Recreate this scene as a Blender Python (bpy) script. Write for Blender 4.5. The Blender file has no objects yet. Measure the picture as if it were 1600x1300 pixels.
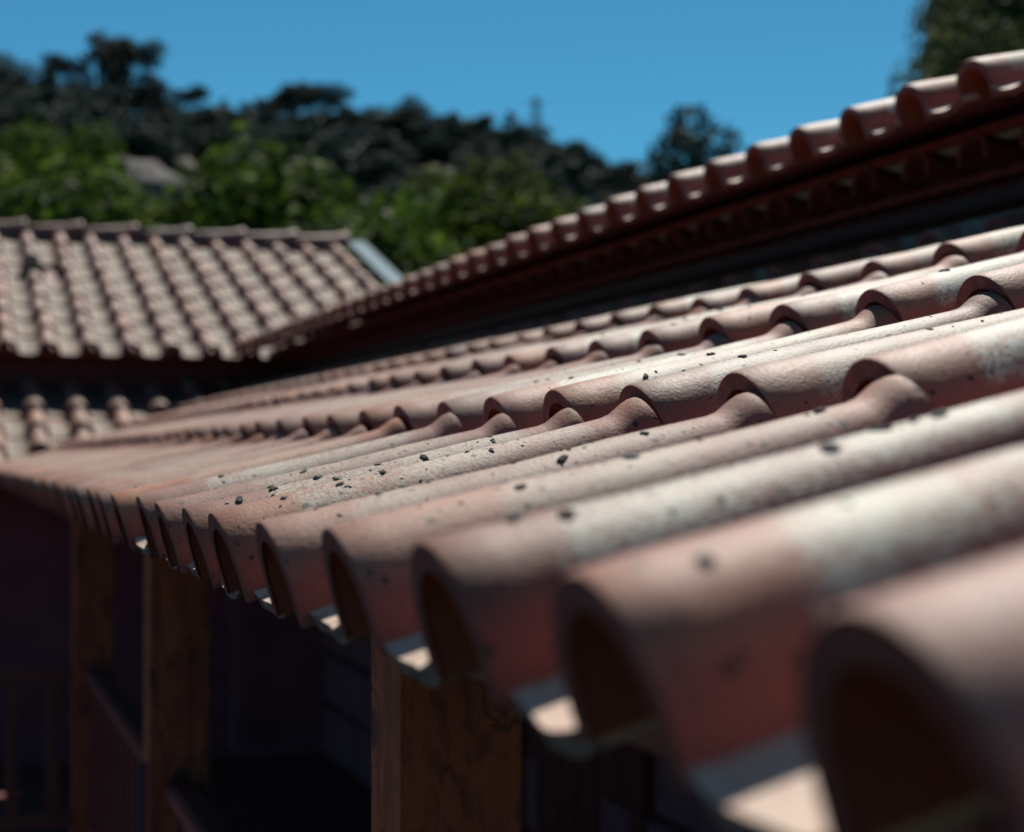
import bpy, math, random
import numpy as np
from mathutils import Matrix, Vector
R = math.radians
rnd = random.Random(7)
nr = np.random.default_rng(11)
S = bpy.context.scene
COL = S.collection

# ------------------------------------------------------------------ camera
CH = 4.2                      # camera height above the ground
FPX = 2680.0                  # focal length in pixels of the 1600 px wide photograph
TH = math.atan(900 / FPX)     # angle between view and eave
cam_d = bpy.data.cameras.new('camera')
cam = bpy.data.objects.new('camera', cam_d); COL.objects.link(cam)
cam_d.sensor_fit = 'HORIZONTAL'; cam_d.sensor_width = 36
cam_d.lens = 36 * FPX / 1600
cam_d.clip_start = 0.02; cam_d.clip_end = 3000
cam.location = (0, 0, CH)
PITCH = math.atan(63 / FPX)
fw = Vector((math.sin(TH) * math.cos(PITCH), math.cos(TH) * math.cos(PITCH), math.sin(PITCH)))
cam.rotation_euler = fw.to_track_quat('-Z', 'Y').to_euler()
cam_d.dof.use_dof = True
cam_d.dof.focus_distance = 1.62
cam_d.dof.aperture_fstop = 4.7
cam_d.dof.aperture_blades = 9
S.camera = cam

# ------------------------------------------------------------------ sky and sun
SUN = Vector((0.34, 0.60, 1.0)).normalized()
w = bpy.data.worlds.new('World'); S.world = w; w.use_nodes = True
nt = w.node_tree; nt.nodes.clear()
sky = nt.nodes.new('ShaderNodeTexSky'); sky.sky_type = 'NISHITA'; sky.sun_disc = False
sky.sun_elevation = math.asin(SUN.z); sky.sun_rotation = math.atan2(SUN.x, SUN.y)
sky.altitude = 2500; sky.air_density = 1.0; sky.dust_density = 0.0; sky.ozone_density = 4.0
tint = nt.nodes.new('ShaderNodeMix'); tint.data_type = 'RGBA'; tint.blend_type = 'MULTIPLY'
tint.inputs[0].default_value = 1.0
tint.inputs[7].default_value = (0.37, 0.95, 0.935, 1)
bg = nt.nodes.new('ShaderNodeBackground'); bg.inputs[1].default_value = 0.071
wo = nt.nodes.new('ShaderNodeOutputWorld')
nt.links.new(sky.outputs[0], tint.inputs[6]); nt.links.new(tint.outputs[2], bg.inputs[0]); nt.links.new(bg.outputs[0], wo.inputs[0])
sl = bpy.data.lights.new('sun', 'SUN'); sl.energy = 5.0; sl.angle = R(0.5); sl.color = (1.0, 0.95, 0.86)
so = bpy.data.objects.new('sun', sl); COL.objects.link(so)
so.rotation_euler = (-SUN).to_track_quat('-Z', 'Y').to_euler(); so.location = (5, 5, 20)
S.view_settings.view_transform = 'Standard'; S.view_settings.look = 'None'
S.view_settings.gamma = 1; S.view_settings.use_curve_mapping = False
S.view_settings.exposure = 0.3
S.render.engine = 'CYCLES'
S.cycles.max_bounces = 6; S.cycles.use_denoising = True

# ------------------------------------------------------------------ materials
class NT:
    def __init__(s, name):
        s.m = bpy.data.materials.new(name); s.m.use_nodes = True
        s.t = s.m.node_tree; s.b = s.t.nodes['Principled BSDF']
    def n(s, ty, **kw):
        n = s.t.nodes.new(ty)
        for k, v in kw.items(): setattr(n, k, v)
        return n
    def l(s, a, b): s.t.links.new(a, b)
    def put(s, sock, v):
        if hasattr(v, 'is_output'): s.l(v, sock)
        else: sock.default_value = v
    def math(s, op, a, b=0.0, c=0.0, clamp=False):
        n = s.n('ShaderNodeMath', operation=op, use_clamp=clamp)
        s.put(n.inputs[0], a); s.put(n.inputs[1], b); s.put(n.inputs[2], c); return n.outputs[0]
    def mix(s, f, a, b, bt='MIX'):
        n = s.n('ShaderNodeMix', data_type='RGBA', blend_type=bt)
        s.put(n.inputs[0], f); s.put(n.inputs[6], a if hasattr(a, 'is_output') else (*a, 1)); s.put(n.inputs[7], b if hasattr(b, 'is_output') else (*b, 1))
        return n.outputs[2]
    def noise(s, vec, scale, detail=4, rough=0.6):
        n = s.n('ShaderNodeTexNoise'); n.inputs['Scale'].default_value = scale
        n.inputs['Detail'].default_value = detail; n.inputs['Roughness'].default_value = rough
        s.l(vec, n.inputs['Vector']); return n.outputs['Fac']
    def step(s, x, a, b):
        n = s.n('ShaderNodeMapRange', interpolation_type='SMOOTHSTEP')
        s.put(n.inputs[0], x); s.put(n.inputs[1], a); s.put(n.inputs[2], b); return n.outputs[0]
    def bump(s, h, dist, strength=1.0):
        n = s.n('ShaderNodeBump'); n.inputs['Strength'].default_value = strength; n.inputs['Distance'].default_value = dist
        s.l(h, n.inputs['Height']); s.l(n.outputs[0], s.b.inputs['Normal'])
    def obj(s):
        tc = s.n('ShaderNodeTexCoord'); oi = s.n('ShaderNodeObjectInfo')
        v = s.n('ShaderNodeVectorMath', operation='MULTIPLY_ADD')
        s.l(oi.outputs['Random'], v.inputs[0]); v.inputs[1].default_value = (17.3, 9.1, 5.7); s.l(tc.outputs['Object'], v.inputs[2])
        return tc.outputs['Object'], v.outputs[0], oi.outputs['Random']
    def scale(s, vec, sc):
        m = s.n('ShaderNodeMapping'); m.inputs['Scale'].default_value = sc; s.l(vec, m.inputs[0]); return m.outputs[0]

def tile_mat(name, c1, c2, pale, pale_amt, dirt_amt, rough=0.46, pan=False):
    k = NT(name); o, v, r = k.obj()
    sep = k.n('ShaderNodeSeparateXYZ'); k.l(o, sep.inputs[0])
    sx, sy, sz = sep.outputs
    big = k.noise(v, 14, 5); fine = k.noise(v, 260, 3, 0.7); mid = k.noise(v, 60, 5, 0.65)
    base = k.mix(k.step(big, .3, .7), c1, c2)
    # fired-clay drift from tile to tile
    bright = k.math('MULTIPLY_ADD', r, .55, .70)
    hsv = k.n('ShaderNodeHueSaturation'); k.l(base, hsv.inputs['Color']); k.l(bright, hsv.inputs['Value'])
    k.l(k.math('MULTIPLY_ADD', k.math('FRACT', k.math('MULTIPLY', r, 7.3)), .3, .82), hsv.inputs['Saturation'])
    base = hsv.outputs[0]
    if not pan:      # crimson shade is painted into the flanks, the upward face keeps its colour
        lit_top = k.step(k.math('ADD', sz, k.math('MULTIPLY', k.math('SUBTRACT', mid, .5), .03)), .018, .052)
        base = k.mix(k.math('SUBTRACT', 1.0, lit_top), base, k.mix(.75, base, (.20, .036, .042)))
    if pan:
        mask = k.math('MULTIPLY', k.step(mid, .25, .55), pale_amt)
    else:
        # clean sleeve near the mouth ends in a curved edge, the chalky bloom lies above it
        edge = k.math('MULTIPLY_ADD', k.math('FRACT', k.math('MULTIPLY', r, 13.7)), .05, .055)
        edge = k.math('ADD', edge, k.math('MULTIPLY', k.math('MULTIPLY', sy, sy), -9.0))
        edge = k.math('ADD', edge, k.math('MULTIPLY', k.math('SUBTRACT', big, .5), .05))
        m1 = k.step(k.math('ADD', k.math('SUBTRACT', sx, edge), k.math('MULTIPLY', k.math('SUBTRACT', fine, .5), .03)), 0.0, .014)
        m2 = k.math('SUBTRACT', 1.0, k.step(sx, .325, .352))
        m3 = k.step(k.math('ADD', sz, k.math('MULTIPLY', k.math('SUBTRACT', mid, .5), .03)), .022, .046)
        blot = k.step(k.math('ADD', k.math('MULTIPLY', fine, .75), k.math('MULTIPLY', big, .35)), .44, .62)
        mask = k.math('MULTIPLY', k.math('MULTIPLY', m1, m2), k.math('MULTIPLY', m3, blot))
        mask = k.math('MULTIPLY', mask, k.math('MULTIPLY_ADD', k.math('FRACT', k.math('MULTIPLY', r, 5.1)), .5 * pale_amt, .6 * pale_amt))
    col = k.mix(mask, base, pale)
    pep = k.step(k.noise(v, 420, 2, .6), .62, .72)
    col = k.mix(k.math('MULTIPLY', pep, dirt_amt), col, (.05, .035, .03))
    spot = k.step(k.noise(v, 95, 3, .55), .66, .73)
    vo = k.n('ShaderNodeTexVoronoi'); vo.inputs['Scale'].default_value = 120; k.l(v, vo.inputs['Vector'])
    vs = k.n('ShaderNodeSeparateColor'); k.l(vo.outputs['Color'], vs.inputs[0])
    rad = k.math('MULTIPLY', k.math('SUBTRACT', vs.outputs[0], .66), 1.0)
    fleck = k.step(k.math('SUBTRACT', rad, k.math('ADD', vo.outputs['Distance'], k.math('MULTIPLY', k.math('SUBTRACT', mid, .5), 1.1))), 0, .05)
    col = k.mix(k.math('MULTIPLY', fleck, min(1, dirt_amt * 1.4)), col, (.028, .022, .018))
    col = k.mix(k.math('MULTIPLY', spot, k.math('MULTIPLY', k.step(big, .42, .6), dirt_amt * 1.1)), col, (.035, .032, .028))
    k.l(col, k.b.inputs['Base Color'])
    k.l(k.math('MULTIPLY_ADD', fine, .22, rough - .11), k.b.inputs['Roughness'])
    k.b.inputs['Specular IOR Level'].default_value = .4
    k.bump(k.math('ADD', k.math('MULTIPLY', fine, 1.0), k.math('MULTIPLY', mid, .35)), .0010, .6)
    return k.m

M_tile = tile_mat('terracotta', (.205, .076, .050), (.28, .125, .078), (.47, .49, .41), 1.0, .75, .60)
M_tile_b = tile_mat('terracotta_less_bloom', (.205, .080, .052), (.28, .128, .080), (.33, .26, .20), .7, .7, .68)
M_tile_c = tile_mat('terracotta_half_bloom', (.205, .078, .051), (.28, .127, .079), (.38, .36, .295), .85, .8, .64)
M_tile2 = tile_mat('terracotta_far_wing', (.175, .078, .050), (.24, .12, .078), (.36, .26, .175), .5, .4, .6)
M_pan = tile_mat('pan_clay', (.34, .13, .085), (.42, .20, .14), (.52, .41, .32), .8, .3, .65, pan=True)
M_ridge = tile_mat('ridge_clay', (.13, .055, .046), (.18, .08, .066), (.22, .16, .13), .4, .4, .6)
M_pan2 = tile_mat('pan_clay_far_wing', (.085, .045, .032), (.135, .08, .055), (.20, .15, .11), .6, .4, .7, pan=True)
k = NT('raw_clay_inside'); o, v, r = k.obj()
k.l(k.mix(k.noise(v, 30, 5), (.17, .030, .018), (.28, .060, .024)), k.b.inputs['Base Color']); k.b.inputs['Roughness'].default_value = .8
k.bump(k.noise(k.scale(v, (1, 6, 6)), 40, 4), .0015); M_in = k.m
k = NT('clay_rim'); o, v, r = k.obj()
k.l(k.mix(k.step(k.noise(v, 70, 5), .4, .65), (.12, .022, .024), (.19, .042, .042)), k.b.inputs['Base Color']); k.b.inputs['Roughness'].default_value = .7
k.bump(k.noise(v, 180, 4), .002); M_rim = k.m
k = NT('weathered_rim'); o, v, r = k.obj()
k.l(k.mix(k.step(k.noise(v, 110, 5, .7), .38, .62), (.085, .055, .058), (.30, .22, .21)), k.b.inputs['Base Color']); k.b.inputs['Roughness'].default_value = .85
k.bump(k.noise(v, 130, 5, .7), .004); M_grey = k.m

def wood(name, a, b, knots=True):
    k = NT(name); o, v, r = k.obj()
    warp = k.noise(k.scale(v, (5, 5, 2.2)), 1.6, 3)
    vm = k.n('ShaderNodeVectorMath', operation='ADD'); k.l(k.scale(v, (26, 26, 1.6)), vm.inputs[0])
    cb = k.n('ShaderNodeCombineXYZ'); k.l(k.math('MULTIPLY', warp, 7), cb.inputs[0]); k.l(k.math('MULTIPLY', warp, 5), cb.inputs[1]); k.l(cb.outputs[0], vm.inputs[1])
    g = k.noise(vm.outputs[0], 1.5, 6, .62)
    col = k.mix(k.step(g, .35, .62), a, b)
    if knots:
        vo = k.n('ShaderNodeTexVoronoi'); vo.inputs['Scale'].default_value = 1; k.l(k.scale(v, (9, 9, 6)), vo.inputs['Vector'])
        kd = k.math('ADD', vo.outputs['Distance'], k.math('MULTIPLY', k.math('SUBTRACT', g, .5), .25))
        col = k.mix(k.math('SUBTRACT', 1.0, k.step(kd, .1, .26)), col, tuple(x * .22 for x in a))
        ring = k.math('SINE', k.math('MULTIPLY', kd, 46))
        col = k.mix(k.math('MULTIPLY', k.step(ring, .2, 1), k.math('SUBTRACT', 1.0, k.step(kd, .2, .55))), col, tuple(x * .5 for x in a))
    k.l(col, k.b.inputs['Base Color']); k.b.inputs['Roughness'].default_value = .55
    k.bump(g, .002, .5); return k.m
M_wood = wood('varnished_pine', (.20, .026, .012), (.42, .076, .024))
M_wood2 = wood('red_stained_wood', (.13, .016, .017), (.20, .033, .028), False)
M_deck = wood('roof_boarding', (.13, .018, .02), (.19, .03, .03), False)

def rocky(name, a, b, sc=6, rough=.85, bd=.006):
    k = NT(name); o, v, r = k.obj()
    n1 = k.noise(v, sc, 6, .65); n2 = k.noise(v, sc * 18, 3, .7)
    k.l(k.mix(k.step(k.math('ADD', k.math('MULTIPLY', n1, .6), k.math('MULTIPLY', n2, .4)), .35, .65), a, b), k.b.inputs['Base Color'])
    k.b.inputs['Roughness'].default_value = rough; k.bump(k.math('ADD', n1, k.math('MULTIPLY', n2, .4)), bd); return k.m
M_granite = rocky('granite', (.20, .065, .085), (.32, .12, .145))
M_mortar = rocky('mortar', (.13, .03, .045), (.18, .045, .06), 12)
M_plaster = rocky('dark_red_render', (.10, .020, .027), (.17, .035, .042), 5)
M_plaster2 = rocky('grey_render', (.18, .045, .065), (.27, .075, .10), 4)
M_lichen = rocky('dark_lichen', (.04, .036, .032), (.13, .12, .105), 160, .95, .003)
M_lichen2 = rocky('pale_lichen', (.10, .11, .10), (.34, .35, .32), 160, .95, .003)
M_floor = rocky('floor_boards', (.13, .03, .03), (.19, .05, .045), 5)
M_grass = rocky('dry_hillside', (.03, .034, .016), (.06, .055, .03), .35, .95, .05)
M_rock = rocky('hillside_rock', (.06, .05, .048), (.12, .105, .10), 1.2, .9, .08)
k = NT('zinc_sheet'); k.b.inputs['Base Color'].default_value = (.085, .16, .20, 1); k.b.inputs['Specular IOR Level'].default_value = .2; k.b.inputs['Roughness'].default_value = .75
o, v, r = k.obj(); k.bump(k.noise(v, 9, 3), .004, .4); M_zinc = k.m
k = NT('lead_flashing'); o, v, r = k.obj(); k.l(k.mix(k.noise(v, 12, 4), (.028, .018, .032), (.045, .03, .05)), k.b.inputs['Base Color']); k.b.inputs['Roughness'].default_value = .6; M_lead = k.m
k = NT('pylon_steel'); k.b.inputs['Base Color'].default_value = (.11, .13, .16, 1); k.b.inputs['Roughness'].default_value = .6; M_steel = k.m
k = NT('dark_glass'); k.b.inputs['Base Color'].default_value = (.01, .01, .014, 1); k.b.inputs['Roughness'].default_value = .2; M_glass = k.m
k = NT('vent_shade_black'); k.b.inputs['Base Color'].default_value = (.01, .01, .012, 1); k.b.inputs['Roughness'].default_value = .9; k.b.inputs['Specular IOR Level'].default_value = .05; M_dark = k.m  # flat black standing in for the shade inside the vent hole

def leaf_mat(name, a, b, trans=.25):
    k = NT(name); tc = k.n('ShaderNodeTexCoord'); oi = k.n('ShaderNodeObjectInfo')
    geo = k.n('ShaderNodeNewGeometry')
    n1 = k.noise(tc.outputs['Object'], .9, 4, .6)
    f = k.math('ADD', k.math('MULTIPLY', n1, .7), k.math('MULTIPLY', geo.outputs['Random Per Island'], .4))
    col = k.mix(k.step(f, .42, .78), a, b)
    hsv = k.n('ShaderNodeHueSaturation'); k.l(col, hsv.inputs['Color']); k.l(k.math('MULTIPLY_ADD', oi.outputs['Random'], .8, .5), hsv.inputs['Value'])
    k.l(k.math('MULTIPLY_ADD', oi.outputs['Random'], .04, .48), hsv.inputs['Hue'])
    k.l(hsv.outputs[0], k.b.inputs['Base Color']); k.b.inputs['Roughness'].default_value = .65; k.b.inputs['Specular IOR Level'].default_value = .08
    tr = k.n('ShaderNodeBsdfTranslucent'); k.l(hsv.outputs[0], tr.inputs[0])
    mx = k.n('ShaderNodeMixShader'); mx.inputs[0].default_value = trans
    out = k.t.nodes['Material Output']; k.l(k.b.outputs[0], mx.inputs[1]); k.l(tr.outputs[0], mx.inputs[2]); k.l(mx.outputs[0], out.inputs[0])
    return k.m
M_leaf = leaf_mat('broad_leaves', (.015, .032, .006), (.15, .225, .026), .32)
M_needle = leaf_mat('pine_needles', (.021, .032, .028), (.062, .080, .054), .1)
M_olive = leaf_mat('dusty_leaves', (.07, .08, .03), (.17, .18, .07), .25)
M_bark = rocky('bark', (.025, .017, .014), (.05, .034, .027), 9)

# ------------------------------------------------------------------ helpers
def props(o, label=None, cat=None, group=None, kind=None):
    for a, b in (('label', label), ('category', cat), ('group', group), ('kind', kind)):
        if b: o[a] = b
    return o
def mesh(name, V, F, mats, mi=None, sharp=None, smooth=False):
    me = bpy.data.meshes.new(name); me.from_pydata([tuple(v) for v in V], [], F)
    for m in (mats if isinstance(mats, (list, tuple)) else [mats]): me.materials.append(m)
    if mi is not None: me.polygons.foreach_set('material_index', mi)
    if smooth or sharp: me.polygons.foreach_set('use_smooth', [True] * len(F))
    if sharp: me.set_sharp_from_angle(angle=R(sharp))
    me.update(); return me
BASE = {}
def link(name, data, parent=None, M=None):
    """M is the wanted world matrix; every thing's base is a pure translation shared by its parts."""
    o = bpy.data.objects.new(name, data); COL.objects.link(o)
    if parent is None:
        BASE[o.name] = Matrix.Identity(4)
        if M is not None: o.matrix_basis = M; BASE[o.name] = M.copy()
        return o
    o.parent = parent
    M = M.copy() if M is not None else Matrix.Identity(4)     # meshes modelled in world coordinates
    o.matrix_basis = BASE[parent.name].inverted() @ M
    BASE[o.name] = M
    return o
def empty(name, loc): return link(name, None, None, Matrix.Translation(loc))
def frame(origin, ex, ey, ez):
    M = Matrix.Identity(4)
    for i, e in enumerate((ex, ey, ez)):
        for j in range(3): M[j][i] = e[j]
    for j in range(3): M[j][3] = origin[j]
    return M
class MB:
    def __init__(s): s.V = []; s.F = []; s.I = []
    def add(s, V, F, i=0):
        b = len(s.V); s.V += [tuple(v) for v in V]; s.F += [tuple(b + x for x in f) for f in F]; s.I += [i] * len(F)
    def box(s, x0, x1, y0, y1, z0, z1, M=None, i=0):
        V = [Vector((x, y, z)) for x in (x0, x1) for y in (y0, y1) for z in (z0, z1)]
        if M: V = [M @ v for v in V]
        s.add(V, [(0, 1, 3, 2), (4, 6, 7, 5), (0, 4, 5, 1), (2, 3, 7, 6), (0, 2, 6, 4), (1, 5, 7, 3)], i)
    def prism(s, poly, z0, z1, i=0):      # poly: ccw (x, y, z) ring extruded down
        n = len(poly); V = [(p[0], p[1], p[2] + z1) for p in poly] + [(p[0], p[1], p[2] + z0) for p in poly]
        s.add(V, [tuple(range(n)), tuple(reversed(range(n, 2 * n)))] + [(a, n + a, n + (a + 1) % n, (a + 1) % n) for a in range(n)], i)
    def tube(s, pts, rad, n=8, i=0):
        rings = []; b = len(s.V)
        for q, p in enumerate(pts):
            p = Vector(p); d = (Vector(pts[min(q + 1, len(pts) - 1)]) - Vector(pts[max(q - 1, 0)])).normalized()
            a = d.cross(Vector((0, 0, 1)) if abs(d.z) < .9 else Vector((1, 0, 0))).normalized(); c = d.cross(a)
            r = rad[q] if isinstance(rad, (list, tuple)) else rad
            for t in range(n):
                an = 2 * math.pi * t / n; s.V.append(tuple(p + (a * math.cos(an) + c * math.sin(an)) * r))
        for q in range(len(pts) - 1):
            for t in range(n):
                s.F.append((b + q * n + t, b + q * n + (t + 1) % n, b + (q + 1) * n + (t + 1) % n, b + (q + 1) * n + t)); s.I.append(i)
        s.F.append(tuple(b + t for t in reversed(range(n)))); s.F.append(tuple(b + (len(pts) - 1) * n + t for t in range(n))); s.I += [i, i]
    def mesh(s, name, mats, **kw): return mesh(name, s.V, s.F, mats, s.I, **kw)
def beam_mesh(name, sx, sy, sz, m, bev=.004):
    """box from the origin up/along with worn, bevelled arrises"""
    import bmesh
    bm = bmesh.new(); bmesh.ops.create_cube(bm, size=1)
    for v in bm.verts: v.co = Vector(((v.co.x + .5) * sx, (v.co.y + .5) * sy, (v.co.z + .5) * sz))
    bmesh.ops.bevel(bm, geom=bm.edges[:], offset=bev, segments=2, affect='EDGES')
    me = bpy.data.meshes.new(name); bm.to_mesh(me); bm.free(); me.materials.append(m); return me

# ------------------------------------------------------------------ tiles
PITCH_T = 0.215; LS = 0.389                      # spacing along the eave, horizontal course depth
def cover_mesh(name, mats, length, na=16, seed=0, wide=1.0, flare=True, fine=True):
    """barrel tile: local x runs up the slope from the mouth, y across, z out of the roof"""
    rg = random.Random(seed); ph = [rg.uniform(0, 6) for _ in range(4)]
    L = length
    st = [0, .0025, .03, .11, .2, .28, L - .036, L - .026, L - .018, L - .010, L - .004, L] if fine else [0, .004, L * .5, L - .045, L - .02, L]
    V = []; F = []; I = []; rings = []
    def dims(s):
        t = s / L; hw = (.056 - .018 * t) * wide; h = .070 - .031 * t
        if flare:
            e = max(0, (s - (L - .034)) / .034); e = e * e * (3 - 2 * e)
            hw += .009 * e * wide; h += .011 * e
        if s == 0: hw -= .0012; h -= .0012
        wob = .0011 * math.sin(s * 17 + ph[0]) + .0008 * math.sin(s * 41 + ph[1])
        return hw + wob, h + wob * .7
    th = .0125
    def prof(hw, h, off):
        hw -= off; h -= off; P = [(-hw, -.006)]
        leg = max(h - hw, .001)
        for a in range(na + 1):
            an = math.pi * a / na; P.append((-hw * math.cos(an), leg + (h - leg) * math.sin(an)))
        P.append((hw, -.006)); return P
    n = na + 3
    for s in st:
        hw, h = dims(s)
        for (y, z) in prof(hw, h, 0): V.append((s, y + .0008 * math.sin(z * 50 + ph[2]), z))
    for s in st:
        hw, h = dims(s)
        for (y, z) in prof(hw, h, th + (.0015 if s == 0 else 0)): V.append((s, y, z))
    m = len(st); off = m * n
    for q in range(m - 1):
        for a in range(n - 1):
            i0 = q * n + a
            F.append((i0, i0 + n, i0 + n + 1, i0 + 1)); I.append(0)
            j = off + i0; F.append((j, j + 1, j + n + 1, j + n)); I.append(1)
        for a in (0, n - 1):
            i0 = q * n + a; f = (i0, off + i0, off + i0 + n, i0 + n); F.append(f if a == 0 else f[::-1]); I.append(2)
    for a in range(n - 1):
        F.append((a, a + 1, off + a + 1, off + a)); I.append(2)
        b = (m - 1) * n + a; F.append((b, off + b, off + b + 1, b + 1)); I.append(0 if flare else 2)
    return mesh(name, V, F, mats, I, sharp=38)
def pan_mesh(name, mats, length, na=10, seed=0, hw=.0585, fine=True):
    rg = random.Random(seed); ph = rg.uniform(0, 6); th = .014; L = length
    st = [-.004, 0, .05, .2, L] if fine else [-.004, L]
    V = []; F = []; I = []; n = na + 1
    for lay in (0, 1):
        for s in st:
            t = max(s, 0) / L; w_ = hw * (1 - .06 * t)
            for a in range(n):
                u = -1 + 2 * a / na
                z = -.013 + .013 * abs(u) ** 2.0 + .013 * (1 - t)
                if lay: z -= .012 + (.0015 * math.sin(u * 9 + ph) if s < .01 else 0)
                x = s + (.003 if lay and s < 0 else 0) + .002 * math.sin(u * 5 + ph) * (s < .01)
                V.append((x, u * w_, z))
    m = len(st); off = m * n
    for q in range(m - 1):
        for a in range(n - 1):
            i0 = q * n + a; F.append((i0, i0 + n, i0 + n + 1, i0 + 1)); I.append(0)
            j = off + i0; F.append((j, j + 1, j + n + 1, j + n)); I.append(3 if q > 1 else 2)
        for a in (0, n - 1):
            i0 = q * n + a; f = (i0, off + i0, off + i0 + n, i0 + n); F.append(f if a == 0 else f[::-1]); I.append(0)
    for a in range(n - 1):
        F.append((a, a + 1, off + a + 1, off + a)); I.append(2)
    # bottom of the front lip is weathered too
    return mesh(name, V, F, mats, I, sharp=40)

PHI_A = math.atan(.306); PHI_C = math.atan(.342)
LA = LS / math.cos(PHI_A)
cov_near = [cover_mesh('cover_tile', [M_tile, M_in, M_rim], LA - .007, 20, q) for q in range(6)]
cov_mid = [cover_mesh('cover_tile', [M_tile_b, M_in, M_rim], LA - .007, 10, q) for q in range(3)]
cov_near_c = [cover_mesh('cover_tile', [M_tile_c, M_in, M_rim], LA - .007, 20, q + 14) for q in range(3)]
cov_near_b = [cover_mesh('cover_tile', [M_tile_b, M_in, M_rim], LA - .007, 20, q + 8) for q in range(3)]
pan_red = [pan_mesh('pan_tile', [M_pan, M_in, M_rim, M_rim], LA + .05, 10, q) for q in range(2)]
pan_near = [pan_mesh('pan_tile', [M_pan, M_in, M_grey, M_rim], LA + .05, 14, q) for q in range(4)]
pan_mid = [pan_mesh('pan_tile', [M_pan, M_in, M_grey, M_rim], LA + .05, 8, q) for q in range(2)]
WC = .245; LC = .40
cov_far = [cover_mesh('cover_tile', [M_tile2, M_in, M_rim], LC - .004, 10, q + 20, 1.12) for q in range(3)]
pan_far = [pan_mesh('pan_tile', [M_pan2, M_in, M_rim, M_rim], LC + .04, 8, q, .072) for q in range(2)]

def base_frame(kind, d, t, crest, phi):
    """d/t: plan position of the mouth; crest: height of the mouth's crest over the camera"""
    c, s = math.cos(phi), math.sin(phi)
    if kind == 'x': ex, ey, ez = (c, 0, s), (0, 1, 0), (-s, 0, c)
    else: ex, ey, ez = (0, c, s), (-1, 0, 0), (0, -s, c)
    top = Vector((d, t, CH + crest)); org = top - Vector(ez) * .070
    return frame(org, ex, ey, ez)
def jit(a=1.0):
    return (Matrix.Translation((rnd.gauss(0, .0025) * a, rnd.gauss(0, .0025) * a, rnd.gauss(0, .0012) * a)) @
            Matrix.Rotation(R(rnd.gauss(0, .55) * a), 4, 'Z') @ Matrix.Rotation(R(rnd.gauss(0, .9) * a), 4, 'X') @ Matrix.Rotation(R(rnd.gauss(0, .25) * a), 4, 'Y'))

# ------------------------------------------------------------------ ground and hillside
def px(x, Z):          # plan position that is seen at photograph column x at depth Z
    lat = (x - 800) / FPX * Z
    return Vector((math.sin(TH) * Z + math.cos(TH) * lat, math.cos(TH) * Z - math.sin(TH) * lat))
RIDGE = [(-60, 12), (-30, 20), (-17, 22.5), (-12, 22), (-8, 20.3), (-4, 19.3), (0, 18.8), (4, 16), (8, 13), (14, 11), (30, 8), (60, 4)]
def ridge_h(az):
    for (a, h), (b, g) in zip(RIDGE, RIDGE[1:]):
        if a <= az <= b:
            t = (az - a) / (b - a); return h + (g - h) * t
    return 4
def terrain(x, y):
    r = math.hypot(x, y); az = math.degrees(math.atan2(x, y) - TH)
    az = (az + 180) % 360 - 180
    t = min(max((r - 22) / 105, 0), 1); t = t * t * (3 - 2 * t)
    h = (ridge_h(az) + CH) * t
    if r > 127: h -= (r - 127) * .12
    h += t * (1.0 * math.sin(x * .11 + 1) * math.cos(y * .09) + .5 * math.sin(x * .31 + y * .23))
    return max(h, 0) if r < 127 else max(h, -2)
V = []; F = []
rs = [0, 6, 12, 18, 24, 30, 37, 45, 54, 63, 72, 80, 88, 95, 102, 108, 114, 119, 124, 128, 134, 142, 155, 175, 210, 280, 400, 700, 1500]
NA = 180
for r in rs:
    for a in range(NA):
        an = 2 * math.pi * a / NA; x, y = r * math.sin(an), r * math.cos(an); V.append((x, y, terrain(x, y) - .001))
for i in range(len(rs) - 1):
    for a in range(NA):
        b = (a + 1) % NA; F.append((i * NA + a, i * NA + b, (i + 1) * NA + b, (i + 1) * NA + a))
g = link('ground', mesh('ground', V, F, M_grass, smooth=True)); g['kind'] = 'structure'

# ------------------------------------------------------------------ the house with the foreground roof
HX, HT = .222, 9.2                  # eave line, valley corner
house = empty('house', (1.5, 4.5, 0))
props(house, 'house whose lichen-spotted clay tile porch roof on wooden posts fills the foreground', 'house')
Y0 = -.9
def HA(d): return CH - .117 + .306 * d
# lower roof: deck is the part, tiles are its pieces
mb = MB()
def deck(poly, hfun, drop, th):
    mb.prism([(x, y, hfun(x, y) - drop) for x, y in poly], -th, 0)
deck([(HX + .12, Y0), (2.30, Y0), (2.30, HT + 1.9), (HX + .12, HT + .05)], lambda x, y: HA(x), .116, .02)
lower = link('lower_roof', mb.mesh('lower_roof', M_deck), house)
lower['label'] = 'lean-to porch roof of barrel tiles running along the wall'
t0 = .381
offs = {6: -.028, 7: -.03, 8: -.026, 5: -.006, 10: .006}
def pick_cover(t, c):
    if t >= 4.2: return rnd.choice(cov_mid)
    u = t - .8 * c + rnd.gauss(0, .25)          # the chalky bloom is strongest on the nearest tiles
    return rnd.choice(cov_near if u < 1.25 else cov_near_c if u < 2.0 else cov_near_b)
PLACED = {}
def in_A(d, t): return t < HT + (d + .2 - HX) + .05
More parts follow.
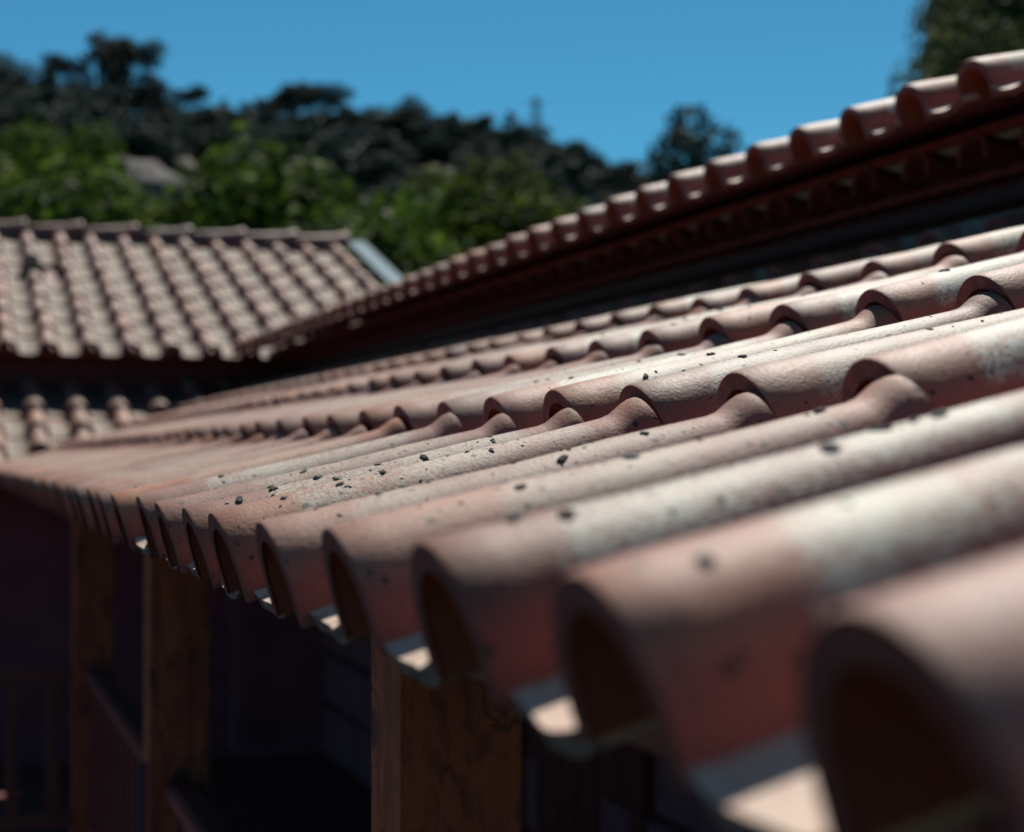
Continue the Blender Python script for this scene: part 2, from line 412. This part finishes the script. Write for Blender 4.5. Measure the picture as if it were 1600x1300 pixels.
for c in range(5):
    d = HX + c * LS; crest = -.049 + .119 * c
    for q in range(-5 if c == 0 else -4, 52):
        # upper courses shift a little along the eave, as in the photograph
        t = t0 + PITCH_T * q + .02 * c
        if not in_A(d, t): continue
        near = t < 4.2
        o_ = offs.get(q, 0) if c == 0 else 0
        M = base_frame('x', d, t + o_, crest + (.0145 * math.exp(-(t - .3) / .55) if c == 0 else 0), PHI_A) @ jit(1.0)
        PLACED[(c, q)] = (M.copy(), link('cover_tile', pick_cover(t, c), lower, M).data)
        if in_A(d, t + PITCH_T * .6):
            M = base_frame('x', d + (.0 if c else .012), t + o_ * .5 + PITCH_T * .5, crest, PHI_A) @ jit(.6)
            link('pan_tile', rnd.choice(pan_near if near else pan_mid), lower, M)
# lichen crusts on the barrels
def lichen_mesh(seed, m):
    rg = random.Random(seed); V = [(0, 0, .0040)]; F = []; n = 11
    rr = [rg.uniform(.65, 1.2) for _ in range(n)]
    for k_, (f, h) in enumerate(((.45, .0046), (.8, .0036), (1.0, -.0012))):
        for a in range(n):
            an = 2 * math.pi * a / n; V.append((math.cos(an) * f * rr[a] * .0075, math.sin(an) * f * rr[a] * .0055, h * rg.uniform(.7, 1.3)))
    for a in range(n):
        b = (a + 1) % n; F.append((0, 1 + a, 1 + b))
        for k_ in (0, 1): F.append((1 + k_ * n + a, 1 + (k_ + 1) * n + a, 1 + (k_ + 1) * n + b, 1 + k_ * n + b))
    return mesh('lichen_clump', V, F, m, smooth=True)
lm = [lichen_mesh(q, M_lichen) for q in range(5)] + [lichen_mesh(q + 9, M_lichen2) for q in range(3)]
from mathutils.bvhtree import BVHTree
TREES = {}
def add_lichen(c, q, s, ang, sc):
    """a crust lying on the actual surface of the barrel"""
    if (c, q) not in PLACED: return
    M0, me = PLACED[(c, q)]
    if me.name not in TREES: TREES[me.name] = BVHTree.FromPolygons([v.co for v in me.vertices], [p.vertices for p in me.polygons])
    dr_ = Vector((0, -math.sin(ang), -math.cos(ang)))
    hit, no, _, _ = TREES[me.name].ray_cast(Vector((s, 0, .02)) - dr_ * .15, dr_)
    if hit is None: return
    no = -no if no.dot(dr_) > 0 else no
    R_ = no.to_track_quat('Z', 'X').to_matrix().to_4x4()
    M = M0 @ Matrix.Translation(hit) @ R_ @ Matrix.Rotation(rnd.uniform(0, 6), 4, 'Z') @ Matrix.Diagonal((sc * rnd.uniform(.9, 1.5), sc, sc * .62, 1))
    link('lichen_clump', rnd.choice(lm), lower, M)
for _ in range(280):
    c = rnd.choice((0, 0, 0, 0, 0, 0, 1, 1, 1, 2, 2)); q = int(min(max(rnd.gauss(5.2 + 2.2 * c, 2.4), 0), 18))
    add_lichen(c, q, rnd.uniform(.03, .34), R(rnd.gauss(-12, 28)), rnd.choice((.14, .16, .18, .2, .2, .24, .28, .32, .4, .55, .7)))
for q, s, a in ((2, .07, -20), (3, .12, -25), (4, .09, -5), (4, .05, 10), (5, .06, -20), (6, .05, -25), (6, .13, -10), (5, .15, -15), (3, .2, -12), (2, .22, -25), (7, .16, -20), (8, .1, -15)):
    add_lichen(0, q, s, R(a), rnd.uniform(.5, .95))

# upper roof
BX = 1.724; BH = .70
def HB(x, y=0): return CH + BH + .306 * (x - BX)
mb = MB(); BR = 5.2
deck([(BX + .27, Y0), (BR, Y0), (BR, 13.5), (BX + .05 + 2.6, 13.5), (BX + .27, HT + 1.75)], HB, .118, .02)
# back slope
mb.prism([(BR, Y0, HB(BR) - .14), (BR + 3.4, Y0, HB(BX) - .14), (BR + 3.4, 13.5, HB(BX) - .14), (BR, 13.5, HB(BR) - .14)], -.03, 0)
upper = link('upper_roof', mb.mesh('upper_roof', M_deck), house); upper['label'] = 'higher tiled roof whose eave hangs over the porch roof'
nB = 0
for q in range(-4, 52):
    t = t0 + .07 + PITCH_T * q
    if t > HT + 1.55: break
    near = t < 5
    M = base_frame('x', BX, t, BH, PHI_A) @ jit(.8)
    link('cover_tile', rnd.choice(cov_near if near else cov_mid), upper, M)
    M = base_frame('x', BX, t + PITCH_T * .5, BH, PHI_A) @ jit(.6)
    link('pan_tile', rnd.choice(pan_red), upper, M)
def joined(name, parent, spots, cm, pm, mats, label=None):
    mbb = MB(); cv = [tuple(v.co) for v in cm.vertices]; cf = [tuple(p.vertices) for p in cm.polygons]; ci = [p.material_index for p in cm.polygons]
    pv = [tuple(v.co) for v in pm.vertices]; pf = [tuple(p.vertices) for p in pm.polygons]
    for M, is_cov in spots:
        vs, fs = (cv, cf) if is_cov else (pv, pf)
        mbb.add([M @ Vector(v_) for v_ in vs], fs, 0)
    o = link(name, mesh(name, mbb.V, mbb.F, mats, mbb.I, sharp=40), parent); o['kind'] = 'stuff'
    if label: o['label'] = label
    return o
cl = cover_mesh('coarse_cover', [M_tile], LA, 5, 1, 1, False, False); cl.materials.clear()
pl = pan_mesh('coarse_pan', [M_pan], LA + .04, 3, 1, .058, False)
sp = []
for c in range(1, 9):
    for q in range(-4, 62):
        d = BX + c * LS; t = t0 + .07 + PITCH_T * q
        if t > HT + 1.5 + (d - BX) or t > 13.4: continue
        sp.append((base_frame('x', d, t, BH + .119 * c, PHI_A), True)); sp.append((base_frame('x', d, t + PITCH_T / 2, BH + .119 * c, PHI_A), False))
joined('tile_courses', upper, sp, cl, pl, [M_tile])
# tile cornice tucked under the upper eave (row of short barrels set in mortar)
mb = MB(); mb.box(2.10, 2.20, Y0, HT + 1.6, CH + .585, CH + .602)
cornice = link('cornice', mb.mesh('cornice', M_deck), house)
cor = cover_mesh('cornice_tile', [M_plaster, M_plaster, M_plaster], .2, 8, 3, .95, False, False)
for q in range(-3, 48):
    M = frame((1.99, t0 + .03 + PITCH_T * q, CH + .602), (1, 0, 0), (0, 1, 0), (0, 0, .8))
    link('cornice_tile', cor, cornice, M @ jit(.5))
# upper wall, with blocks at porch level
WX = 2.17
mb = MB(); mb.box(WX, WX + .4, Y0, HT + 3.5, 0, CH + .66)
wall = link('wall', mb.mesh('wall', M_plaster), house)
mb = MB(); ang = PHI_A
Mf = base_frame('x', WX - .01, 0, HA(WX) - CH + .03, PHI_A)
mb.box(-.055, .02, Y0, HT + 1.7, .040, .044, Mf); mb.box(WX - .012, WX - .002, Y0, HT + 1.7, HA(WX) - .02, HA(WX) + .03)
link('flashing_strip', mb.mesh('flashing', M_lead), house)
# porch back wall skin and its stone blocks
mb = MB(); mb.box(WX - .05, WX - .004, Y0, HT + 2, 0, CH + .38)
pw = link('porch_wall', mb.mesh('porch_wall', M_mortar), house)
blk = [beam_mesh('stone_block', .09, 1, 1, M_granite, .02) for _ in range(2)]
for row in range(7):
    z = CH - 1.66 + row * .29; y = 1.6 + (row % 2) * .2
    while y < 10.6:
        wdt = rnd.uniform(.38, .68)
        if not (5.0 < y + wdt / 2 < 6.0 and row < 4):
            M = Matrix.Translation((WX - .10 + rnd.uniform(-.008, .008), y, z)) @ Matrix.Diagonal((1, wdt - .025, .265, 1))
            link('stone_block', rnd.choice(blk), pw, M)
        y += wdt
# dark doorway in the porch wall
mb = MB(); mb.box(WX - .125, WX - .055, 4.86, 4.96, CH - 1.66, CH - .42); mb.box(WX - .125, WX - .055, 6.04, 6.14, CH - 1.66, CH - .42); mb.box(WX - .125, WX - .055, 4.96, 6.04, CH - .52, CH - .42)
dr = link('door', mb.mesh('door', M_wood2), house)
for a in range(6):
    b_ = beam_mesh('door_board', .03, .17, 1.12, M_wood2, .004) if a == 0 else b_
    link('door_board', b_, dr, Matrix.Translation((WX - .09, 4.965 + a * .178, CH - 1.655)))
# porch floor and lower storey
FZ = CH - 1.66
mb = MB(); mb.box(.30, WX - .05, Y0, HT + .3, FZ - .16, FZ); mb.box(-2.4, .30, 6.3, HT + .6, FZ - .16, FZ)
link('porch_floor', mb.mesh('porch_floor', M_floor), house)
mb = MB(); mb.box(.42, .62, Y0, 6.3, 0, FZ - .16); mb.box(-2.2, .62, 6.5, 6.7, 0, FZ - .16)
link('lower_storey', mb.mesh('lower_storey', M_plaster2), house)
# posts
pm = beam_mesh('porch_post', .14, .14, 1.66 - .105, M_wood, .005)
for y in (1.805, 4.09, 6.375): link('porch_post', pm, house, Matrix.Translation((.48, y, FZ)))
bm_ = beam_mesh('eave_beam', .10, HT + .9, .07, M_wood2, .005)
link('eave_beam', bm_, house, Matrix.Translation((.52, Y0, CH - .178)))
raf = beam_mesh('rafter', 1.42 / math.cos(PHI_A), .07, .07, M_deck, .004)
for q in range(16):
    Mr = base_frame('x', .66, -.2 + .62 * q, -.049 + .306 * (.66 - HX), PHI_A) @ Matrix.Translation((0, 0, -.136))
    link('rafter', raf, house, Mr)
# balustrade: between the posts, then crossing to the left from the last one
def rail(p0, p1, n):
    p0, p1 = Vector(p0), Vector(p1); L = (p1 - p0).length; ax = (p1 - p0).normalized(); si = Vector((0, 0, 1)).cross(ax)
    M = frame((p0.x, p0.y, 0), ax, si, (0, 0, 1))
    top = link('handrail', beam_mesh('handrail', L, .07, .05, M_wood2, .008), house, M @ Matrix.Translation((0, -.035, CH - .81)))
    link('bottom_rail', beam_mesh('bottom_rail', L, .05, .05, M_wood2, .006), house, M @ Matrix.Translation((0, -.025, CH - 1.34)))
    for a in range(n): link('baluster', bal, house, M @ Matrix.Translation((L * (a + .5) / n - .022, -.02, CH - 1.288)))
bal = beam_mesh('baluster', .046, .04, .476, M_wood2, .004)
rail((.55, 1.95, 0), (.55, 4.09, 0), 15); rail((.55, 4.235, 0), (.55, 6.375, 0), 15); rail((.48, 6.45, 0), (-2.2, 6.45, 0), 19)
rail((.55, -.8, 0), (.55, 1.80, 0), 18)
# slim metal conduit on the middle post
mb = MB(); mb.tube([(.468, 4.12, FZ), (.468, 4.12, CH - .72)], .007, 8)
link('conduit', mb.mesh('conduit', M_lead, smooth=True), house)

# ------------------------------------------------------------------ the far wing
wing = empty('house_wing', (1.0, 12.5, 0))
props(wing, 'far gabled wing with pale barrel tile roof, ridge caps and a blue-grey verge strip', 'house')
CT = HT + 1.5; CHH = .70; RT = CT + 3.3; GX = 3.19
def HD(t): return CH - .049 - .07 + .306 * (t - HT)
def HC(t): return CH + CHH + .342 * (t - CT)
mb = MB()
mb.prism([(-2.6, HT + .04, HD(HT + .04) - .03), (HX + .0, HT + .04, HD(HT + .04) - .03), (HX + 1.95, HT + 1.99, HD(HT + 1.99) - .03), (-2.6, HT + 1.99, HD(HT + 1.99) - .03)], -.03, 0)
ld = link('lower_roof', mb.mesh('lower_roof', M_deck), wing); ld['label'] = 'lower lean-to roof of the wing'
for c in range(5):
    t = HT + c * LS; crest = -.049 + .119 * c
    for q in range(-10, 12):
        X = .30 + WC * q
        if X < -2.5: continue
        if X < HX + (t + .25 - HT) + .02: link('cover_tile', rnd.choice(cov_far), ld, base_frame('y', X, t, crest, PHI_A) @ jit(1.0) @ Matrix.Diagonal((1, 1.05, 1.12, 1)))
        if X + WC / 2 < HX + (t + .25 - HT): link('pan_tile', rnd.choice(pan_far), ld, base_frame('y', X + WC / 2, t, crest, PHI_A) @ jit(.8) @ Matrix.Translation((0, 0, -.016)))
mb = MB()
mb.prism([(-2.0, CT + .25, HC(CT + .25) - .125), (1.9, CT + .25, HC(CT + .25) - .125), (GX, CT + .25, HC(CT + .25) - .125), (GX, RT, HC(RT) - .125), (-2.0, RT, HC(RT) - .125)], -.04, 0)
mb.prism([(-2.0, RT, HC(RT) - .125), (GX, RT, HC(RT) - .125), (GX, RT + 3.3, HC(CT) - .125), (-2.0, RT + 3.3, HC(CT) - .125)], -.04, 0)
ud = link('upper_roof', mb.mesh('upper_roof', M_deck), wing); ud['label'] = 'upper roof of the wing, one column of tiles broken by a dark vent'
nc = 9; dy = 3.3 / 8.5
for c in range(nc):
    t = CT + c * dy; crest = CHH + .342 * dy * c
    for q in range(-9, 15):
        X = GX - .09 - WC * q
        if X < -1.95: continue
        if q == 10 and c == 5: continue       # the vent
        sh = Matrix.Scale(min(1, (RT - t) / dy), 4, (1, 0, 0)) if RT - t < dy else Matrix.Identity(4)
        if q >= 0: link('cover_tile', rnd.choice(cov_far), ud, base_frame('y', X, t, crest, PHI_C) @ jit(1.1) @ sh)
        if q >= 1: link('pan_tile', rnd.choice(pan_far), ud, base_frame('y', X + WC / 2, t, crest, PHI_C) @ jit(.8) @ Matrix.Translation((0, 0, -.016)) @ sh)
# vent: raised hood and solid block, painted black for the dark inside
Xv = GX - .09 - WC * 10
vm_ = cover_mesh('vent_hood', [M_dark, M_dark, M_dark], .34, 8, 5, 1.35, False, False)
Mv = base_frame('y', Xv, CT + 5 * dy + .06, CHH + .342 * (dy * 5 + .06), PHI_C)
link('vent_hood', vm_, ud, Mv @ Matrix.Translation((0, 0, .02)))
mb = MB(); mb.box(-.12, .05, -.075, .075, -.01, .06, Mv); link('vent_opening', mb.mesh('vent_opening', M_dark), ud)
# coarse back slope
cl2 = cover_mesh('coarse', [M_tile2], dy, 5, 1, 1.15, False, False); pl2 = pan_mesh('coarse2', [M_tile2], dy + .05, 3, 1, .09, False)
sp = []
for c in range(8):
    for q in range(21):
        t = RT + 3.3 - c * dy; X = GX - .09 - WC * q
        cph, sph = math.cos(PHI_C), math.sin(PHI_C)
        org = Vector((X, t, HC(CT) + .342 * dy * c)) - Vector((0, sph, cph)) * .07
        sp.append((frame(org, (0, -cph, sph), (1, 0, 0), (0, sph, cph)), True)); sp.append((frame(org - Vector((WC / 2, 0, 0)), (0, -cph, sph), (1, 0, 0), (0, sph, cph)), False))
joined('tile_courses', ud, sp, cl2, pl2, [M_tile2])
# ridge caps with collars
rc = cover_mesh('ridge_cap', [M_ridge, M_in, M_rim], .445, 12, 8, 1.75, False)
for v_ in rc.vertices:
    v_.co.z = v_.co.z * 1.15
    if v_.co.x < .05: v_.co.z *= 1.16; v_.co.y *= 1.12
for q in range(13):
    X = GX + .05 - .43 * q
    M = frame((X, RT, HC(RT) - .05), (-1, 0, 0), (0, -1, 0), (0, 0, 1)) @ Matrix.Rotation(R(rnd.gauss(0, .5)), 4, 'Y')
    link('ridge_cap', rc, ud, M)
mb = MB(); mb.box(-1.95, GX, RT - .09, RT + .09, HC(RT) - .17, HC(RT) - .02); link('mortar_bed', mb.mesh('mortar_bed', M_ridge), ud)
# verge strip
Mv = base_frame('y', GX, CT + .3, CHH + .342 * .3, PHI_C)
mb = MB(); Lr = 3.0 / math.cos(PHI_C)
mb.box(0, Lr, -.20, -.055, .038, .043, Mv); mb.box(0, Lr, -.204, -.20, -.10, .043, Mv)
link('verge_strip', mb.mesh('verge_strip', M_zinc), wing)
mb = MB(); mb.box(-1.9, 3.3, CT + .42, RT + 2.9, 0, CH + .62)
for X in (-1.9, 3.0):
    b = len(mb.V); ys = [(CT + .42, CH + .62), (RT + 2.9, CH + .62), (RT, HC(RT) - .19)]
    mb.add([(X, y, z) for y, z in ys] + [(X + .25, y, z) for y, z in ys], [(0, 2, 1), (3, 4, 5), (0, 1, 4, 3), (1, 2, 5, 4), (2, 0, 3, 5)])
link('wall', mb.mesh('wing_wall', M_plaster), wing)
mb = MB(); mb.box(-2.4, 2.1, HT + .65, HT + .8, 0, CH + .0); mb.box(1.6, 2.1, HT + .3, HT + .65, FZ, CH + .2)
link('lower_wall', mb.mesh('lower_wall', M_plaster2), wing)

# ------------------------------------------------------------------ trees
def crown_geo(lobes, per, q, rg, flat=0.0):
    P = []
    for (c, r) in lobes:
        n = int(per * (r / 1.0) ** 2) + 8
        d = rg.normal(size=(n, 3)); d /= np.linalg.norm(d, axis=1)[:, None]
        rad = r * (.55 + .5 * rg.random(n) ** .6) * (1 + .16 * np.sin(d[:, 0] * 7 + c[0]) * np.cos(d[:, 1] * 6 + c[1] * 2))
        P.append((np.array(c) + d * rad[:, None] * np.array([1, 1, 1 - flat]), d))
    pos = np.concatenate([p for p, _ in P]); nor = np.concatenate([d for _, d in P])
    n = len(pos); nor = nor + rg.normal(size=(n, 3)) * .75; nor /= np.linalg.norm(nor, axis=1)[:, None]
    a = np.cross(nor, rg.normal(size=(n, 3))); a /= np.linalg.norm(a, axis=1)[:, None]; b = np.cross(nor, a)
    s = (q * (.55 + .9 * rg.random(n)))[:, None]
    V = np.stack([pos + a * s * .9, pos + b * s * .5 , pos - a * s * .9, pos - b * s * .5 + nor * s * .15], 1).reshape(-1, 3)
    return V
def quads_mesh(name, V, m):
    n = len(V) // 4; me = bpy.data.meshes.new(name)
    me.vertices.add(len(V)); me.vertices.foreach_set('co', V.ravel().astype('f'))
    me.loops.add(n * 4); me.loops.foreach_set('vertex_index', np.arange(n * 4, dtype='i'))
    me.polygons.add(n); me.polygons.foreach_set('loop_start', np.arange(0, n * 4, 4, dtype='i')); me.polygons.foreach_set('loop_total', np.full(n, 4, dtype='i'))
    me.materials.append(m); me.update(calc_edges=True); me.validate(); return me
def limbs(mb, base_z, top, lobes, r0, rg):
    pts = [(0, 0, -.8)]; rad = [r0 * 1.25]
    for k_ in range(1, 7):
        t = k_ / 6; pts.append((rg.normal() * .12 * top * .05, rg.normal() * .12 * top * .05, top * t)); rad.append(r0 * (1 - .8 * t))
    mb.tube(pts, rad, 7)
    for c, r in lobes[:14]:
        z0 = max(base_z * .8, c[2] * .55); p0 = Vector((0, 0, min(z0, top * .9))); p1 = Vector(c)
        mb.tube([p0, p0.lerp(p1, .5) + Vector((0, 0, -.1)), p1], [r0 * .35, r0 * .22, r0 * .08], 5)
def broad(seed, h, w_, q, per):
    rg = np.random.default_rng(seed); lob = []
    for _ in range(17):
        d = rg.normal(size=3); d /= np.linalg.norm(d); rr = rg.random() ** .4
        lob.append((( d[0] * w_ * .36 * rr, d[1] * w_ * .36 * rr, h * .58 + d[2] * h * .30 * rr), w_ * rg.uniform(.13, .26)))
    mb = MB(); limbs(mb, h * .25, h * .8, lob, h * .028, rg)
    return mb.mesh('trunk', M_bark, smooth=True), crown_geo(lob, per, q, rg)
def pine(seed, h, kind, q, per):
    rg = np.random.default_rng(seed); lob = []
    if kind == 0:    # umbrella-like maritime pine, bare trunk
        for _ in range(13):
            a = rg.random() * 6.28; rr = rg.random() ** .5
            lob.append(((math.cos(a) * h * .2 * rr, math.sin(a) * h * .2 * rr, h * (.80 + .14 * rg.random() - .10 * rr)), h * rg.uniform(.055, .11)))
        lob.append(((h * .12, 0, h * .52), h * .06)); lob.append(((-h * .13, .2, h * .6), h * .06))
    elif kind == 1:  # narrow, ragged
        for k_ in range(18):
            t = k_ / 17; a = rg.random() * 6.28; rr = (1 - t) * .17 + .02
            lob.append(((math.cos(a) * h * rr, math.sin(a) * h * rr, h * (.28 + .68 * t)), h * (.10 - .062 * t)))
    else:            # full rounded
        for _ in range(22):
            d = rg.normal(size=3); d /= np.linalg.norm(d); rr = rg.random() ** .4
            lob.append(((d[0] * h * .24 * rr, d[1] * h * .24 * rr, h * .62 + d[2] * h * .27 * rr), h * rg.uniform(.08, .14)))
    mb = MB(); limbs(mb, h * .4, h * .92, lob, h * .018, rg)
    return mb.mesh('trunk', M_bark, smooth=True), crown_geo(lob, per, q, rg, .15)
b_kinds = []
for q in range(4):
    t_, V_ = broad(40 + q, 10, 9, .16, 560); b_kinds.append((t_, quads_mesh('crown', V_, M_leaf), 10))
p_kinds = []; p_geo = []
for q in range(7):
    t_, V_ = pine(60 + q, 10, (0, 0, 1, 2, 0, 1, 2)[q], .17, 260); p_kinds.append((t_, quads_mesh('crown', V_, M_needle), 10)); p_geo.append(V_)
tr = random.Random(21)
def put_tree(name, kindset, i, x, Z, top_y, label, group=None, width=None, base=None, rot=None):
    p = px(x, Z); tm, cm, h0 = kindset[i % len(kindset)]
    topz = CH + (713 - top_y) / FPX * Z; gz = terrain(p.x, p.y) if base is None else base
    h = max(topz - gz, 2.0); s = h / (h0 * (1.04 if kindset is b_kinds else .98)); sw = s if width is None else width
    e = link(name, None, None, Matrix.Translation((p.x, p.y, gz)))
    props(e, label, 'tree', group)
    M = Matrix.Translation((p.x, p.y, gz)) @ Matrix.Rotation(tr.uniform(0, 6.28) if rot is None else rot, 4, 'Z') @ Matrix.Diagonal((sw, sw, s, 1))
    link('trunk', tm, e, M); link('crown', cm, e, M); return e
G1 = 'dark pines along the ridge of the hill'
pines = [(2, 118, 76, 3, 1.3), (38, 122, 92, 6, 1.2), (68, 118, 98, 2, .9), (98, 124, 74, 0, .9), (128, 120, 84, 5, 1.0), (152, 116, 46, 5, 1.5), (176, 120, 58, 4, 1.2), (200, 118, 50, 1, 1.25), (228, 122, 108, 3, .9), (252, 118, 128, 2, .8),
         (292, 120, 128, 0, .8), (322, 117, 162, 2, .6), (347, 119, 152, 5, .6), (376, 120, 175, 2, .6), (405, 116, 150, 1, .85), (432, 122, 138, 0, .8), (456, 118, 118, 0, 1.0), (484, 121, 132, 4, .9), (512, 118, 122, 1, .95), (545, 120, 165, 4, .7),
         (580, 117, 160, 3, .8), (608, 121, 150, 6, .9), (648, 118, 142, 3, 1.0), (690, 121, 165, 6, .9), (724, 118, 178, 3, .85), (760, 120, 190, 6, .8), (798, 118, 205, 5, .7), (842, 120, 205, 3, .7), (872, 118, 232, 2, .6), (905, 121, 228, 6, .8), (938, 118, 252, 3, .7), (968, 120, 248, 0, .7), (990, 118, 270, 6, .6), (1018, 122, 280, 3, .6)]
desc = {0: 'flat-topped pine', 1: 'loose open pine', 2: 'narrow pointed dark conifer', 3: 'full rounded dark tree', 4: 'broken-crowned pine', 5: 'ragged slim conifer', 6: 'bushy round dark tree'}
ORD = ['first', 'second', 'third', 'fourth', 'fifth', 'sixth', 'seventh', 'eighth', 'ninth', 'tenth']
def where(x):
    if x < 60: return 'at the ridge end'
    if x < 130: return 'before the tallest clump'
    if x < 215: return 'in the tallest clump'
    if x < 390: return 'between the two tall clumps'
    if x < 560: return 'in the open clump'
    if x < 780: return 'on the hump'
    if x < 880: return 'beside the pylon'
    return 'right of the pylon'
for (x, Z, ty, i, wd) in pines:
    same = [p_[0] for p_ in pines if where(p_[0]) == where(x)]
    lb = '%s, %s from the left %s' % (desc[i], ORD[same.index(x)], where(x))
    e = put_tree('pine_tree', p_kinds, i, x, Z, ty, lb, G1, wd * (.9 if i in (2, 5) else .68))
# wood that reads as one mass below the skyline
rg = np.random.default_rng(5); parts = []
for q in range(560):
    x = rg.uniform(-350, 1250); Z = rg.uniform(80, 122)
    if q >= 520: x = rg.uniform(600, 800); Z = rg.uniform(110, 121)
    if x > 1000 and Z < 100: continue
    if 395 < x < 545 and Z > 110: continue
    if 190 < x < 290 and 86 < Z < 100 and rg.random() < .7: continue
    p = px(x, Z); gz = terrain(p.x, p.y); h = rg.uniform(2.6, 4.4); s = h / 10
    Vq = p_geo[int(rg.integers(0, 7))]; keep = rg.random(len(Vq) // 4) < .32; Vq = Vq.reshape(-1, 4, 3)[keep].copy()
    cen = Vq.mean(1, keepdims=True); Vq = cen + (Vq - cen) * 1.9
    Vq = Vq * np.array([s * 1.35, s * 1.35, s]) + np.array([p.x, p.y, gz - .5]); parts.append(Vq.reshape(-1, 3))
fo = link('forest', quads_mesh('forest', np.concatenate(parts), M_needle)); props(fo, 'dark wood covering the upper hillside below the ridge line', 'wood', None, 'stuff')
# green trees lower on the slope
G2 = 'green broadleaf trees behind the far wing'
greens = [(-110, 40, 225, 0, 'green leafy tree beyond the left edge of the wing roof'), (25, 44, 232, 1, 'wide green tree at the left edge above the ridge caps'), (75, 62, 168, 3, 'round darker green tree higher up at the left'), (118, 39, 262, 2, 'bright green tree above the second ridge joint'), (205, 43, 218, 0, 'tall sunlit green tree below the pale rocks'),
          (262, 40, 285, 3, 'shadowed green tree over the middle of the tiled ridge'), (330, 42, 278, 1, 'low green tree left of the tall pointed one'), (395, 44, 268, 2, 'mid green tree beside the big domed tree'), (430, 60, 250, 1, 'small green tree in the gap below the open pines'), (512, 38, 178, 0, 'big domed green tree above the ridge end'),
          (575, 41, 262, 3, 'green tree leaning from the domed one toward the verge strip'), (610, 36, 330, 2, 'lower green tree right behind the verge strip'), (672, 50, 290, 1, 'green tree between the domed tree and the round one'), (722, 62, 262, 2, 'small green tree above the dark hollow'), (790, 48, 236, 0, 'round green tree under the pylon'),
          (690, 33, 375, 3, 'lowest bright green bush-like tree by the overhanging eave'), (745, 38, 350, 1, 'bright green tree touching the overhanging eave'), (845, 52, 300, 3, 'rightmost green tree disappearing behind the overhanging eave'), (920, 60, 320, 2, 'green tree mostly hidden behind the overhanging eave'), (-220, 50, 230, 1, 'green tree far outside the left edge')]
for (x, Z, ty, i, lb) in greens[:-1]:
    put_tree('broadleaf_tree', b_kinds, i, x, Z, ty, lb, G2, None)
# trees rising behind the upper eave
put_tree('broadleaf_tree', [(p_kinds[3][0], p_kinds[3][1], 10)], 0, 1096, 70, 145, 'lone dark round-topped tree standing against the sky above the eave', None, 1.0)
put_tree('broadleaf_tree', [(p_kinds[6][0], p_kinds[6][1], 10)], 0, 1052, 74, 232, 'small dark shrub-like tree at the foot of the lone round-topped tree', None, .75)
put_tree('broadleaf_tree', [(p_kinds[6][0], p_kinds[6][1], 10)], 0, 1212, 74, 190, 'dark tree top just peeping over the eave right of the lone tree', None, .7)
put_tree('broadleaf_tree', [(p_kinds[3][0], p_kinds[3][1], 10)], 0, 1290, 76, 176, 'smallest dark tree tip just over the eave tiles', None, .6)
t_, V_ = broad(91, 10, 8, .075, 3200); oak = [(t_, quads_mesh('crown', V_, M_olive), 10)]
put_tree('broadleaf_tree', oak, 0, 1735, 30, -270, 'large dusty green tree in the top right corner above the eave', None, 1.0, None, 1.0)
# pale rocks on the hillside
rlab = ['leftmost pale boulder among the dark trees', 'largest pale boulder, second from the left on the slope', 'pale boulder in the middle of the row on the slope', 'pale boulder second from the right on the slope', 'rightmost small pale boulder on the slope', 'small pale boulder just below the largest one']
for q, (x, Z, s) in enumerate(((150, 78, 1.5), (190, 80, 2.0), (235, 79, 1.7), (285, 82, 1.3), (325, 76, 1.0), (210, 74, 1.0))):
    p = px(x, Z); V = []; F = []; n = 9; rg_ = random.Random(q)
    for k_, (f, h) in enumerate(((1, -.3), (.95, .35), (.6, .75), (.15, .9))):
        for a in range(n): V.append((math.cos(6.283 * a / n) * f * s * rg_.uniform(.8, 1.2) * 1.5, math.sin(6.283 * a / n) * f * s * rg_.uniform(.8, 1.2), h * s * rg_.uniform(.8, 1.1)))
    for k_ in range(3):
        for a in range(n): b = (a + 1) % n; F.append((k_ * n + a, k_ * n + b, (k_ + 1) * n + b, (k_ + 1) * n + a))
    F.append(tuple(3 * n + a for a in range(n)))
    o = link('boulder', mesh('boulder', V, F, M_rock, smooth=True), None, Matrix.Translation((p.x, p.y, terrain(p.x, p.y))))
    props(o, rlab[q], 'boulder', 'pale boulders on the hillside')
# pylon
p = px(838, 135); gz = terrain(p.x, p.y); tz = CH + (713 - 150) / FPX * 135; H = tz - gz
e = link('pylon', None, None, Matrix.Translation((p.x, p.y, gz))); props(e, 'thin steel lattice pylon standing on the wooded ridge against the sky', 'pylon')
mb = MB(); wd = lambda z: .6 * (1 - .75 * z / H); N = 8
cor_ = [(-1, -1), (1, -1), (1, 1), (-1, 1)]
for sx, sy in cor_: mb.tube([(sx * wd(0), sy * wd(0), 0), (sx * wd(H), sy * wd(H), H)], .035, 5)
for k_ in range(N):
    z0, z1 = H * k_ / N, H * (k_ + 1) / N
    for a in range(4):
        s0, s1 = cor_[a], cor_[(a + 1) % 4]
        mb.tube([(s0[0] * wd(z0), s0[1] * wd(z0), z0), (s1[0] * wd(z1), s1[1] * wd(z1), z1)], .02, 4)
        mb.tube([(s1[0] * wd(z0), s1[1] * wd(z0), z0), (s0[0] * wd(z1), s0[1] * wd(z1), z1)], .02, 4)
T = Matrix.Translation((p.x, p.y, gz)); link('mast', mb.mesh('mast', M_steel), e, T)
for z in (H - .5, H - 1.7):
    mb = MB(); mb.tube([(-.85, 0, z), (0, 0, z + .18), (.85, 0, z)], .07, 5); link('cross_arm', mb.mesh('cross_arm', M_steel), e, T)
